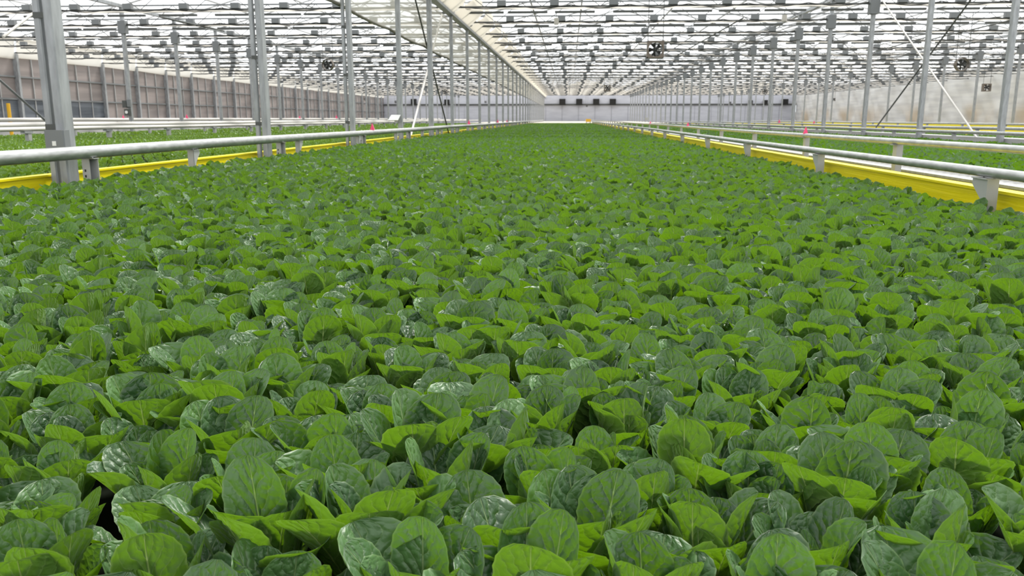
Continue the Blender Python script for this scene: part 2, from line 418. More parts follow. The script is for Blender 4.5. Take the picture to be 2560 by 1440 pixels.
e = empty('growing_pond', (0, 0, 0), 'next pond to the right with a white rim and white rafts showing', 'growing pond')
MB().box(3.18, 3.26, 2, BEND, 0, ZG).box(3.15, 3.25, 2, BEND, ZG, ZG+.02).build('side_wall', GALV, e)
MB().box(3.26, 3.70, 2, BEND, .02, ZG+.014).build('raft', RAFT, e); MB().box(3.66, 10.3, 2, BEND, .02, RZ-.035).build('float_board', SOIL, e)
MB().box(10.3, 10.4, 2, BEND, 0, RZ+.05).build('side_wall', ALU, e)
e = pond(-20.4, -4.92, 4, BEND+20, ZYL-.13, 'left pond behind the column row planted with light green baby leaf', RZ, True, False, ALU, True)
ZS = onX(2560, 350, 10.8).z
e = pond(11.6, 17.6, 6, BEND, CH-.52, 'pond right of the right column row with a yellow far wall', CH-.8, yl=False)
tag(MB().box(11.15, 11.6, 6, BEND, 0, CH-.50).build('pond_rim', ALU), 'white pond rim strip at the foot of the right column row', 'rim')
e = pond(18.6, 25.6, 8, BEND, CH-.42, 'far right pond with yellow walls in front of the column row', CH-.7)
e = pond(27.5, 36, 10, BEND, CH-.40, 'farthest right pond with yellow walls near the white tarp', CH-.7)

# ------------------------------------------------------------------ setting
tag(MB().box(WL-.5, WR+.5, YB-.3, YF+1, -.1, 0).build('floor', FLOOR), kind='structure')
# roof: one gable per span, film with bars
rm = MB(); rb = MB()
EZ, RG = CZ+.85, CZ+3.0
ya, yb = YB-.2, YF+.3
for x0 in (WL, XL-SP, XL, XR, XR+SP):
    xm, x1 = x0+SP/2, x0+SP
    rm.add([(x0,ya,EZ),(xm,ya,RG),(xm,yb,RG),(x0,yb,EZ)], [(0,1,2,3)]); rm.add([(xm,ya,RG),(x1,ya,EZ),(x1,yb,EZ),(xm,yb,RG)], [(0,1,2,3)])
    y = Y0-20
    while y < YF:
        for (a, b) in ((x0, xm), (x1, xm)):
            rb.add([(a,y-.03,EZ-.06),(a,y+.03,EZ-.06),(b,y+.03,RG-.06),(b,y-.03,RG-.06),(a,y-.03,EZ),(a,y+.03,EZ),(b,y+.03,RG),(b,y-.03,RG)],
               [(0,1,2,3),(7,6,5,4),(0,4,5,1),(2,6,7,3),(1,5,6,2),(3,7,4,0)])
        y += 5
    for q in (.33, .66):
        for (a, b) in ((x0, xm), (x1, xm)):
            x = a+(b-a)*q; z = EZ+(RG-EZ)*q; rb.box(x-.04, x+.04, ya, yb, z-.10, z-.04)
ceil = tag(rm.build('ceiling', ROOFM), kind='structure')
rb.build('glazing_bars', ALU, ceil)
for i, X in enumerate(LINES+[WL+.1, WR-.1]):
    g = MB()
    w, z0 = (.12, CH+3.80) if X == XL else (.09, EZ-.1)
    g.box(X-w, X+w, YB, YF, z0, z0+.16)
    tag(g.build('trim_%d' % (i+1), GALV), kind='structure')

# walls
wz = CH+3.85
z_mid = onX(0, 189, WL).z; z_win = onX(0, 246, WL).z; z_sill = onX(0, 294, WL).z
wl = tag(MB().box(WL-.15, WL, YB, YF, 0, wz).build('wall_left', WALLD), kind='structure')
yw0, yw1 = onX(0, 290, WL).y-6, onX(262, 290, WL).y
MB().box(WL, WL+.03, yw0, yw1, z_sill, z_win).build('window_glass', GLASS, wl)
m = MB(); k = 0
y = Y0+S*4
while y < YF-1:
    m.box(WL, WL+.28, y-.11, y+.11, 0, wz+.2); y += S
m.build('wall_posts', GALV, wl)
m = MB(); y = Y0+S*4+S/3
while y < YF-1:
    m.box(WL, WL+.08, y-.04, y+.04, 0, wz); m.box(WL, WL+.08, y+S/3-.04, y+S/3+.04, 0, wz); y += S
m.build('mullions', ALU, wl)
m = MB()
for z in (z_mid, z_win): m.box(WL, WL+.12, YB, YF, z-.05, z+.05)
m.build('wall_rails', BOXG, wl)
MB().box(WL, WL+.45, YB, YF, 0, z_sill-.02).build('sill', ALU, wl)
m = MB(); y = Y0-S*4
while y < YF-1:                                 # film hanging between wall top and roof
    zz = random.uniform(-.12, .05)
    m.add([(WL+.14,y+.1,wz+zz),(WL+.14,y+S-.1,wz+random.uniform(-.15,.05)),(WL+.3,y+S-.1,EZ+.3),(WL+.3,y+.1,EZ+.3)], [(0,1,2,3)]); y += S
m.build('eave_film', SOFF, wl)
# right wall: wrinkled tarp
m = MB(); ny, nz = 320, 16; vs = []; fs = []
for j in range(nz+1):
    for i in range(ny+1):
        y = YB+(YF-YB)*i/ny; z = (EZ+.2)*j/nz
        s = (y % S)/S
        x = WR+.10*math.sin(2*math.pi*(s*1.0)+z*1.3+math.sin(y*.31)*2)*math.sin(math.pi*j/nz)+.07*math.sin(y*2.1-z*2.6+math.sin(y)*1.4)
        vs.append((x, y, z))
for j in range(nz):
    for i in range(ny):
        a = j*(ny+1)+i; fs.append((a, a+ny+1, a+ny+2, a+1))
wr = tag(m.add(vs, fs).build('wall_right', WALLR, smooth=True), kind='structure')
# far wall
zb = onY(1422, 261.5, YF).z
tag(MB().box(WL, WR, YB-.2, YB, 0, CZ+3).build('wall_near', WALLF), kind='structure')  # unseen closing wall, added to keep out light from behind the camera
wf = tag(MB().box(WL, WR, YF, YF+.2, 0, CZ+.3).build('wall_far', WALLF), kind='structure')
MB().box(WL, WR, YF-.25, YF, zb-.13, zb+.13).build('crossbeam', DARKM, wf)
m = MB()
for i in range(5):
    x0 = WL+SP*i; m.add([(x0,YF+.1,CZ+.3),(x0+SP,YF+.1,CZ+.3),(x0+SP,YF+.1,EZ),(x0+SP/2,YF+.1,RG),(x0,YF+.1,EZ)], [(0,1,2,3,4)])
m.build('gable_film', SOFF, wf)
m = MB()
for i in range(26):
    x = WL+.1+i*SP/5; m.box(x-.03, x+.03, YF-.06, YF, 0, zb)
m.build('seams', simple('seam_grey', srgb(176, 177, 186), .6), wf)
# aisle at the far end
tag(MB().box(-12, 12, BEND+1.2, YF-2, 0, CH-.52).build('trim_7', simple('far_deck', srgb(196, 190, 180), .7, 0, .15, .6)), kind='structure')

# ------------------------------------------------------------------ columns
def col_mesh(w, d, z1, b=.012): return MB().rbox(-w/2, w/2, -d/2, d/2, 0, z1, b)
base_plate = MB().box(-.12, .12, -.12, .12, 0, .015).mesh('base_plate', DARKM)
def column(X, Y, label, group, z1, double=False, w=.115, cap=False, dd=None):
    e = empty('steel_column', (X, Y, 0), label, 'column', group)
    o = col_mesh(w, dd or w*1.1, z1+(EZ-.1-z1 if cap else 0)).build('post', GALV, e)
    if double:
        p2 = col_mesh(.065, .07, z1).build('twin_post', GALV, e); p2.location = (-(w/2+.07), -.03, 0)
        c = MB()
        for z in np.arange(.9, z1, .95): c.box(-.135, -w/2+.004, -.072, -.060, z, z+.05)
        c.build('clamps', DARKM, e)
    if cap:
        MB().rbox(-.17, .17, -.17, .17, z1-.55, z1, .02).build('column_head', BOXG, e)
    link('base_plate', base_plate, e)
    return e
ZBEAM = CH+3.80
c0 = column(XL, Y0, 'doubled galvanized column with a grey junction box, nearest one on the left', None, ZBEAM, True, .08, False, .17)
c1 = column(XL, Y0+S, 'doubled galvanized column, second from the camera in the left row', None, ZBEAM, True, .085, False, .17)
c2 = column(XL, Y0+2*S, 'doubled galvanized column, third from the camera in the left row', None, ZBEAM, True, .085, False, .17)
c3 = column(XL, Y0+3*S, 'slim galvanized column of the left row with a white sheet on it', None, ZBEAM, False, .12)
c4 = column(XL, Y0+4*S, 'galvanized column of the left row where the crossed braces meet', None, ZBEAM, False, .15)
for k in range(5, 30):
    dup(c3, (XL, Y0+k*S, 0), 'slim galvanized column in the long receding left row beyond the crossed braces', 'receding left columns')
zc = CZ+.18
r0 = column(XR, Y0+3*S, 'tall grey column nearest the right edge of the photo', None, zc, False, .14, True)
lab = ['tall grey column where the right crossed braces meet', 'grey column just left of the right crossed braces', 'grey column, fourth from the right edge in the right row']
kk = 0
RS = onX(2500.6, 288, XR).y
K0 = round((RS-Y0)/S)
r0.location = (XR, Y0+K0*S, 0)
for i in range(3): dup(r0, (XR, Y0+(K0+1+i)*S, 0), lab[i])
for k in range(K0+4, 30): dup(r0, (XR, Y0+k*S, 0), 'grey column with a box head in the long receding right row', 'receding right columns')
l0 = None
for k in range(5, 30):
    if l0 is None: l0 = column(XL-SP, Y0+k*S, 'grey column with box head in the second row left, in front of the grey wall', 'second left row columns', zc, False, .15, True)
    else: dup(l0, (XL-SP, Y0+k*S, 0), l0['label'], l0['group'])
q0 = None
for k in range(7, 30):
    if q0 is None: q0 = column(XR+SP, Y0+k*S, 'grey column with box head in the far right row in front of the white tarp', 'far right row columns', zc, False, .13, True)
    else: dup(q0, (XR+SP, Y0+k*S, 0), q0['label'], q0['group'])
# junction box on the first column, things clipped to columns
pb = onX(141, 350, XL+.02)
jb = tag(MB().rbox(pb.x-.10, pb.x+.08, Y0-.19, Y0-.09, pb.z-.09, pb.z+.085, .01).build('junction_box', BOXG), 'small grey junction box with a pale sticker on the nearest left column', 'junction box')
MB().box(pb.x-.03, pb.x+.005, Y0-.193, Y0-.189, pb.z-.05, pb.z-.01).build('sticker', PAPER, jb)
pc = onY(141-55, 338, Y0-.19)
Y3 = Y0+3*S; ps = onY(985, 287, Y3-.12)
e = empty('document_holder', (ps.x, Y3-.1, ps.z-.08), 'white paper sheet on a tilted holder at the left column', 'sign')
MB().add([(-.15,-.10,-.06),(.12,-.10,-.06),(.17,.02,.08),(-.08,.02,.08),(-.15,-.09,-.07),(.12,-.09,-.07),(.17,.03,.07),(-.08,.03,.07)],
   [(0,1,2,3),(7,6,5,4),(0,4,5,1),(1,5,6,2),(2,6,7,3),(3,7,4,0)]).build('paper_sheet', PAPER, e)
MB().box(.0, .16, .0, .06, -.10, .02).build('holder_arm', GALV, e)

# control boxes on a column of the second left row
k5 = min(range(5, 12), key=lambda k: abs((1422-333)-(1422-333)*1) if k == 5 else 99)
Yc = min([Y0+k*S for k in range(4, 14)], key=lambda y: abs(y-onX(333, 288, XL-SP).y))
pz = onX(327, 275, XL-SP).z
e = empty('control_unit', (XL-SP-.02, Yc-.1, pz-.2), 'grey pump control boxes with pale dials on a column behind the double rail', 'control box')
MB().rbox(-.22, -.02, -.16, -.0, .30, .62, .02).build('upper_box', DARKM, e)
MB().rbox(-.02, .14, -.14, -.0, .34, .66, .02).build('side_box', BOXG, e)
MB().rbox(-.16, .08, -.16, -.0, -.05, .24, .02).build('lower_box', DARKM, e)
MB().tube([(-.04,-.17,.1),(-.04,-.155,.1)], .07, 14).build('dial', PAPER, e)

# ------------------------------------------------------------------ rails
def rail(pts_y, X, z, r, mat, label, grp=None):
    e = empty('pipe_rail', (X, pts_y[0], z), label, 'rail')
    L_ = pts_y[1]-pts_y[0]
    MB().tube([(0, L_*i/20, .006*math.sin(i*1.9)) for i in range(21)], r, 16).build('pipe', mat, e, True)
    return e
zl = onX(400, 368.7, -4.28).z; rl = .056
RLX = -4.28
re_ = rail((3, BEND+45), RLX, zl, rl, GALVP, 'thick galvanized pipe rail running along the left side of the near bed')
def bracket(X, Y, zt, zb_, side, label, group, w=.17, d=.05, flare=1):
    # plate gusset: wide under the pipe, narrow at the foot; the slanted edge faces the camera (flare -1) or away (+1)
    e = empty('rail_bracket', (X, Y, zb_), label, 'bracket', group)
    h = zt-zb_
    poly = [(0,0),(.05,0),(.05,h),(-w+.05,h),(-w+.05,h-.045),(-.005,h*.60)]
    poly = [(a*(1 if flare < 0 else -1), b) for a, b in poly]
    m = MB().prism(poly, 'x', -.035, -.027); m.prism(poly, 'x', .027, .035)
    a0, a1 = sorted((poly[1][0], poly[1][0]+(-.008 if flare < 0 else .008)))
    m.box(-.035, .035, a0, a1, 0, h)
    b0, b1 = sorted((poly[2][0], poly[3][0])); m.box(-.045, .045, b0, b1, h-.006, h)
    m.build('gusset', ALU, e)
    m = MB()
    for yy in (b0+.03, b1-.03): m.tube([(.02,yy,h-.006),(.02,yy,h+.028)], .008, 8)
    m.build('bolts', GALVP, e)
    return e
nb = None
ybr = onX(480, 370, RLX).y; st = onX(745, 340, RLX).y-ybr
y = ybr; i = 0
while y < BEND:
    if nb is None:
        nb = bracket(RLX, y, zl-rl+.004, RZ-.02, -1, 'flared grey bracket under the left pipe rail, nearest the camera', None, .16)
    else: dup(nb, (RLX, y, RZ-.02), 'flared grey bracket under the receding left pipe rail', 'left rail brackets')
    y += st
e = None
for k in range(0, 20):
    py = onX(228, 400, RLX).y+k*S
    if e is None:
        e = empty('rail_post', (RLX, py, RZ-.02), 'slotted channel post under the left pipe rail beside the nearest column', 'post')
        h = zl-rl-RZ+.02
        m = MB().box(-.07, .0, -.035, -.028, 0, h).box(-.07, -.063, -.028, .035, 0, h).box(-.07, .045, .028, .035, 0, h).box(-.08, .05, -.045, .045, h, h+.006)
        m.build('channel', ALU, e)
        m = MB()
        for q in range(5): m.box(-.05, -.036, -.0375, -.035, .04+q*.05, .062+q*.05)
        m.build('slots', BLACK, e)
        m = MB().tube([(-.055,-.03,h),(-.055,-.03,h+.03)], .008, 8).tube([(.03,-.03,h),(.03,-.03,h+.03)], .008, 8); m.build('bolts', GALVP, e)
    elif k == 1: dup(e, (RLX, py, RZ-.02), 'slotted channel post under the left pipe rail beside the second column')
    else: dup(e, (RLX, py, RZ-.02), 'channel post under the left rail beside a receding column', 'left rail channel posts')
# right rails
R1 = 2.6; z1 = onX(2160, 392.5, R1).z
rail((-1, BEND+40), R1, z1, .031, GALVP, 'lower galvanized pipe rail over the right edge of the near bed')
y = onX(2475, 440, R1).y; st = (onX(1870, 360, R1).y-y)/2; nb = None
while y < BEND:
    if nb is None: nb = bracket(R1, y, z1-.029, RZ-.02, 1, 'large flared bracket holding the lower right rail in front of the yellow wall', None, .19, flare=1)
    else: dup(nb, (R1, y, RZ-.02), 'flared bracket under the receding lower right rail', 'right rail brackets')
    y += st
R2 = 2.98; z2 = onX(2360, 363, R2).z
rail((-1, BEND+40), R2, z2, .027, GALVP, 'upper galvanized pipe rail right of the near bed in front of the next crop')
y = onX(2238, 380, R2).y; sy = 2.95; e = None
y -= sy
while y < BEND:
    if e is None:
        e = empty('rail_post', (R2, y, 0), 'flat grey post under the upper right rail', 'post', 'upper right rail posts')
        MB().box(-.006, .0, -.045, .045, 0, z2-.02).box(-.006, .05, -.045, -.039, 0, z2-.02).build('channel', ALU, e)
        MB().box(-.035, .035, -.055, .055, z2-.03, z2-.024).build('saddle', GALV, e)
    else: dup(e, (R2, y, 0), e['label'], e['group'])
    y += sy
# rails farther right
for (X, px, py, r, lb, pl) in ((10.45, 2560, 336, .045, 'grey pipe rail running before the right column row', 'short post under the rail before the right column row'),
                           (13.6, 2560, 323, .05, 'pale pipe rail just behind the right column row', 'short post under the rail behind the right column row'),
                           (20.0, 2560, 311, .05, 'distant pipe rail in front of the yellow far right pond', 'short post under the distant right rail')):
    z = onX(px, py, X).z; ya_ = onX(2700, py, X).y
    rail((ya_, BEND), X, z, r, GALVP, lb)
    y = ya_+1.4; e = None
    while y < BEND:
        if e is None:
            e = empty('rail_post', (X, y, 0), pl, 'post', pl+'s')
            MB().box(-.04, .04, -.05, .05, 0, z-r).build('channel', ALU, e); MB().box(-.05, .05, -.09, .09, z-r-.012, z-r+.004).build('saddle', GALV, e)
        else: dup(e, (X, y, 0), pl, pl+'s')
        y += 4.2
# far-left double rails
for (X, py, r, lb, pl) in ((-14.1, 324.5, .055, 'lower white pipe rail far left behind the light green crop', 'grey foot under the lower far left rail'),
                       (-16.5, 314, .085, 'thick white pipe of the far left double rail', None), (-20.9, 300, .075, 'white pipe rail far left in front of the grey wall sill', None)):
    z = onX(0, py, X).z; yy = onX(-150, py, X).y
    rail((yy, BEND+40), X, z, r, WHITEM, lb)
    if pl:
        y = onX(70, 330, X).y; e = None
        while y < BEND:
            if e is None:
                e = empty('rail_bracket', (X, y, RZ), pl, 'bracket', pl+'s')
                MB().box(-.05, .05, -.07, .07, 0, z-r-RZ).build('channel', ALU, e); MB().box(-.06, .06, -.22, .12, z-r-RZ-.05, z-r-RZ+.004).build('saddle', GALV, e)
            else: dup(e, (X, y, RZ), pl, pl+'s')
            y += 3.85
    else:
        y = yy+1; e = None
        while y < BEND:
            if e is None:
                e = empty('rail_post', (X, y, 0), 'post under the %s' % ('thick white far left pipe' if r > .08 else 'white pipe by the grey wall'), 'post', 'posts under white pipe %s' % ('thick' if r > .08 else 'by wall'))
                MB().box(-.04, .04, -.05, .05, 0, z-r+.004).build('channel', ALU, e)
            else: dup(e, (X, y, 0), e['label'], e['group'])
            y += 5

# pink flags
def flag(p, h, label, group=None):
    e = empty('marker_flag', p, label, 'flag', group)
    MB().add([(-h*.30,0,0),(h*.34,0,0),(h*.22,0,h*.45),(h*.02,0,h),(-h*.16,0,h*.5),(-h*.30,h*.3,0),(h*.34,h*.3,0),(h*.22,h*.22,h*.45),(h*.02,h*.15,h),(-h*.16,h*.22,h*.5)],
      [(0,1,2,3,4),(9,8,7,6,5),(0,5,6,1),(1,6,7,2),(2,7,8,3),(3,8,9,4),(4,9,5,0)]).build('ribbon', PINK, e)
    MB().tube([(0,h*.1,-h*.35),(0,h*.1,h*.1)], h*.04, 6).build('tie', PINK, e)
    return e
for (px, py, X, z, hp_, lb) in ((930, 322, RLX, zl+rl, 17, 'large pink ribbon flag on the left pipe rail near the third column'), (1172, 308, RLX, zl+rl, 11, 'pink flag on the left rail near the white brace foot'),
     (1244, 304, RLX, zl+rl, 8, 'small pink flag far along the left rail'), (1267, 303, RLX, zl+rl, 6, 'smallest farthest pink flag on the left rail'),
     (2015, 319, R2, z2+.027, 17, 'pink ribbon flag on the upper right rail'), (1720, 308, R2, z2+.027, 10, 'small pink flag farther along the upper right rail'), (1626, 305, R2, z2+.027, 7, 'tiny distant pink flag on the upper right rail')):
    p = onX(px, py, X); hh = hp_*p.y/2093
    flag((X, p.y, z+hh*.02-.01), hh, lb)
for (px, py, X, hp_, lb) in ((308, 299, -20.9, 8, 'pink flag on the far left white pipe beside the control boxes'), (467, 302, -20.9, 10, 'pink flag on the far left white pipe at a column foot'), (749, 301, -20.9, 7, 'pink flag on the far left pipe behind the second doubled column'),
     (841, 300, -20.9, 8, 'pink flag on the far left pipe just before the third doubled column'), (2035, 308, 13.6, 7, 'pink flag on the pale rail behind the right columns'), (1948, 308, 13.6, 8, 'pink flag on the pale rail, left of its neighbour')):
    p = onX(px, py, X); hh = hp_*p.y/2093
    zz = (onX(0, 300, -20.9).z+.075) if X < 0 else (onX(2560, 323, 13.6).z+.05)
    flag((X, p.y, zz-.01), hh, lb)

# ------------------------------------------------------------------ braces
def rod(a, b, r, mat, label):
    e = tag(MB().tube([a, b], r, 8).build('brace_rod', mat, None, True), label, 'brace'); return e
XB = XL-.30
a, b = onX(1105, 36, XB), onX(1025, 346, XB); rod(a, b, .034, WHITEM, 'pale tubular brace slanting down across the left columns')
a, b = onX(1038, -2, XL-.12), onX(1123, 338, XL-.12); rod(a+(a-b)*.05, b, .026, DARKM, 'dark rod crossing behind the pale brace in the left column row')
a, b = onX(2204, -2, XR+.2), onX(2446, 350, XR+.2); rod(a+(a-b)*.1, b, .027, WHITEM, 'pale tubular brace crossing the second right column')
a, b = onX(2428, -2, XR+.28), onX(2190, 319, XR+.28); rod(a+(a-b)*.1, b, .026, DARKM, 'dark rod crossing behind the right pale brace')
a, b = onX(-20, 183, XL-SP-.2), onX(120, 307, XL-SP-.2); rod(a, b, .045, BOXG, 'grey brace slanting down at the far left edge')
a, b = onX(100, 20, XL-SP+.2), onX(8, 92, XL-SP+.2); rod(a, b, .05, WHITEM, 'short pale brace high at the upper left corner')

# yellow pole, small far things
p = onX(22, 275, WL+3); e = tag(MB().tube([(p.x,p.y,0),(p.x,p.y,onX(18,258,WL+3).z)], .10, 12).build('bollard', WOODY), 'yellow pole by the dark opening in the left wall', 'pole')

# ------------------------------------------------------------------ partition curtain over the left column row
zlo = onX(1000, 74, XL).z
XP = XL-.2
e = empty('partition_curtain', (XP, Y0-5, zlo), 'translucent cream curtain above the left column row', 'curtain')
Lp = YF-Y0+4; ny = 150; vs = []; fs = []
for i in range(ny+1):
    y = Lp*i/ny; ph = (y % S)/S
    sag = .05*math.sin(math.pi*ph)
    for j in range(5):
        z = -sag*(1-j/4)+(ZBEAM-zlo)*j/4
        vs.append((.03*math.sin(y*1.7+j), y, z))
for i in range(ny):
    for j in range(4): q = i*5+j; fs.append((q, q+5, q+6, q+1))
MB().add(vs, fs).build('sheet', PART, e, True)
MB().tube([(0, Lp*i/ny, -.05*math.sin(math.pi*((Lp*i/ny) % S)/S)-.02) for i in range(ny+1)], .035, 6).build('bottom_rail', simple('rail_brown', srgb(120, 116, 106), .6), e, True)
# cream soffit film between gutter beam and roof trusses
m = MB()
for k in range(0, 30):
    y = Y0+k*S
    m.add([(XL+.12,y+.12,ZBEAM+.1),(XL+.12,y+S-.12,ZBEAM+.1),(XL+.75,y+S-.12,CZ+.35),(XL+.75,y+.7,CZ+.35)], [(0,1,2,3)])
    m.add([(XL-.12,y+.12,ZBEAM+.1),(XL-.12,y+S-.12,ZBEAM+.1),(XL-.1,y+S-.12,EZ),(XL-.1,y+.12,EZ)], [(0,1,2,3)])
    m.add([(XL+.75,y+.7,CZ+.35),(XL+.75,y+S-.12,CZ+.35),(XL+.70,y+S-.12,EZ),(XL+.70,y+.7,EZ)], [(0,1,2,3)])
tag(m.build('gutter_film', SOFF), 'cream film strips along the gutter above the left column row', 'film')

# ------------------------------------------------------------------ trusses, screens, lights
KT = [k for k in range(4, 30)]
t0 = None; c0_ = None
NP = 7; dx = SP/ (NP+.5)
for si, x0 in enumerate((XL, WL, XL-SP, XR, XR+SP)):
    nm = ['centre span', 'far left span', 'left span', 'right span', 'far right span'][si]
    for k in KT:
        y = Y0+k*S
        if t0 is None:
            t0 = empty('roof_truss', (x0, y, CZ), 'slender roof truss across the %s' % nm, 'truss', 'trusses of the '+nm)
            MB().box(.1, SP-.1, -.03, .03, -.03, .03).build('lower_chord', DARKM, t0)
            MB().box(.1, SP-.1, -.03, .03, .80, .86).build('upper_chord', BOXG, t0)
            w = MB()
            for i in range(NP*2):
                xa = .2+(SP-.4)*i/(NP*2); xb = .2+(SP-.4)*(i+1)/(NP*2)
                za, zb2 = (.0, .82) if i % 2 else (.82, .0)
                w.tube([(xa,0,za),(xb,0,zb2)], .012, 4, False)
            w.build('web', DARKM, t0)
            cb = MB()
            for i in range(NP):
                xs = [.2+(SP-.4)*(i+q/6)/NP for q in range(7)]
                cb.tube([(x, -.06, .05-.12*math.sin(math.pi*q/6)) for q, x in enumerate(xs)], .016, 4, False)
            cb.build('cable', BLACK, t0)
            c0_ = empty('shade_screen', (x0, y, CZ), 'pale folded shade screen behind the trusses of the %s' % nm, 'screen', 'folded screens of the '+nm)
            vs = []; fs = []
            nx = 28
            for i in range(nx+1):
                x = .45+(SP-.9)*i/nx
                for j, (yy, zz) in enumerate(((.02,.02),(.3,.03),(.6,.09),(.9,.03),(1.25,.10))): vs.append((x, yy, zz+.03*math.sin(i*1.7+j)))
            for i in range(nx):
                for j in range(4): q = i*5+j; fs.append((q, q+5, q+6, q+1))
            MB().add(vs, fs).build('fabric', CURT, c0_)
            MB().box(.45, SP-.45, 1.24, 1.29, .06, .11).build('leading_bar', ALU, c0_)
        else:
            dup(t0, (x0, y, CZ), 'slender roof truss across the %s' % nm, 'trusses of the '+nm)
            dup(c0_, (x0, y, CZ), 'pale folded shade screen behind the trusses of the %s' % nm, 'folded screens of the '+nm)
# light fixtures
LX = 2.07
box_m = MB().rbox(-.165, .165, -.12, .12, 0, .20, .015).mesh('fixture_box', BOXG)
bar = MB().box(-.80, .80, -.06, .06, -.03, .05)
bar.box(-.6, -.594, -.003, .003, .05, .74).box(.594, .6, -.003, .003, .05, .74)
bar_m = bar.mesh('light_bar', DARKM)
pos_b, pos_l = [], []
for k in KT:
    y = Y0+k*S; x = 1.6-LX*18
    while x < WR-.5:
        if WL+.6 < x < WR-2.2:
            near_col = min(abs(x-c) for c in LINES)
            j = .25*math.sin(k*2.3+x*.7)
            if near_col > .45: pos_b.append((x+j*.5, y, CZ+.03))
            pos_l.append((x+.9+j, y+2.4, CZ+.08))
        x += LX
def place(pos, mesh, name, lab_near, grp, lab_far, cat):
    P_ = np.array(pos)
    d = P_[:,1]+.0; cv = inview(P_[:,:2], CZ+.1, 30, 30)
    o_ = np.argsort(np.where(cv, d, 1e9)); top = o_[:300]; restp = o_[300:]
    for i in top: tag(link(name, mesh, None, P_[i]), lab_near, cat, grp)
    V0 = np.array([v.co[:] for v in mesh.vertices]); m = MB()
    fs = [tuple(p.vertices) for p in mesh.polygons]
    for i in restp:
        if P_[i][1] > 33 : m.add([tuple(v+P_[i]) for v in V0], fs)
    tag(m.build(name, mesh.materials[0]), lab_far, cat, None, 'stuff')
place(pos_b, box_m, 'fixture_box', 'grey box fixture sitting on a nearer roof truss', 'box fixtures on the nearer trusses', 'grey box fixtures massed on the distant roof trusses', 'light fixture')
place(pos_l, bar_m, 'light_bar', 'long dark light bar hung between two nearer roof trusses', 'light bars between the nearer trusses', 'long dark light bars massed under the distant roof', 'light bar')

# roof diagonals
for i, (pa, pb_, lb) in enumerate((((1690,140),(1858,45),'dark diagonal cable tie under the roof right of the square fan'), ((2185,130),(2320,92),'dark diagonal tie under the roof left of the braced right column'),
        ((2330,98),(2530,50),'long diagonal tie under the roof at the right edge'), ((560,78),(400,42),'dark diagonal tie under the roof left of the second doubled column'))):
    def cz(p, z):
        v = ray(*p); t = (z-CH)/v.z; return Vector((v.x*t, v.y*t, z))
    a = cz(pa, CZ-.06); b = cz(pb_, CZ-.06)
    rod(a, b, .03, DARKM, lb)

# ------------------------------------------------------------------ fans
def fan(p, d, square, label, group=None):
    e = empty('circulation_fan', (p.x, p.y, p.z), label, 'fan', group); r = d/2
    if square:
        m = MB(); w = .03
        m.box(-r, r, -.18, .18, r-w, r).box(-r, r, -.18, .18, -r, -r+w).box(-r, -r+w, -.18, .18, -r, r).box(r-w, r, -.18, .18, -r, r); m.build('housing', FANM, e)
        n = 28; pts = [(math.cos(2*math.pi*i/n)*r*.86, math.sin(2*math.pi*i/n)*r*.86) for i in range(n)]
        # square plate with a round opening
        m = MB(); vs = []; 
        for i in range(n):
            c, s_ = math.cos(2*math.pi*i/n), math.sin(2*math.pi*i/n); k = r/max(abs(c), abs(s_)); vs += [(c*k,-.17,s_*k), (c*r*.86,-.17,s_*r*.86), (c*r*.86,.0,s_*r*.86)]
        fs = []
        for i in range(n):
            a, b = 3*i, 3*((i+1) % n); fs += [(a, b, b+1, a+1), (a+1, b+1, b+2, a+2)]
        m.add(vs, fs).build('faceplate', FANM, e)
    else:
        m = MB(); n = 28; vs = []; fs = []
        for i in range(n):
            c, s_ = math.cos(2*math.pi*i/n), math.sin(2*math.pi*i/n)
            for (q, y) in ((r,-.15),(r,.15),(r*.93,.15),(r*.93,-.15)): vs.append((c*q, y, s_*q))
        for i in range(n):
            a, b = 4*i, 4*((i+1) % n)
            for j in range(4): fs.append((a+j, b+j, b+(j+1) % 4, a+(j+1) % 4))
        m.add(vs, fs).build('shroud', FANM, e, True)
    m = MB()
    for i in range(5):
        a = 2*math.pi*i/5+.3; ca, sa = math.cos(a), math.sin(a); cb, sb = math.cos(a+.75), math.sin(a+.75); q = r*.82
        m.add([(ca*.12*r, -.03, sa*.12*r), (ca*q, -.05, sa*q), (cb*q, .05, sb*q), (cb*.12*r, .03, sb*.12*r),
               (ca*.12*r, -.02, sa*.12*r), (ca*q, -.04, sa*q), (cb*q, .06, sb*q), (cb*.12*r, .04, sb*.12*r)], [(0,1,2,3),(7,6,5,4),(0,4,5,1),(1,5,6,2),(2,6,7,3),(3,7,4,0)])
    m.build('blades', BLACK, e)
    MB().tube([(0,-.12,0),(0,.16,0)], r*.26, 14).build('motor', BLACK, e)
    m = MB()
    for q in (.3, .6, .9):
        n = 24; m.tube([(math.cos(2*math.pi*i/n)*r*q, -.165, math.sin(2*math.pi*i/n)*r*q) for i in range(n+1)], .006, 4, False)
    for i in range(8):
        a = math.pi*i/8; m.tube([(-math.cos(a)*r*.9,-.165,-math.sin(a)*r*.9),(math.cos(a)*r*.9,-.165,math.sin(a)*r*.9)], .005, 4, False)
    m.build('guard', DARKM, e)
    m = MB(); h = max(.3, CZ+.8-p.z)
    m.tube([(-r*.9,0,r*.4),(-r*.9,0,h)], .014, 6).tube([(r*.9,0,r*.4),(r*.9,0,h)], .014, 6); m.build('hanger', DARKM, e)
    return e
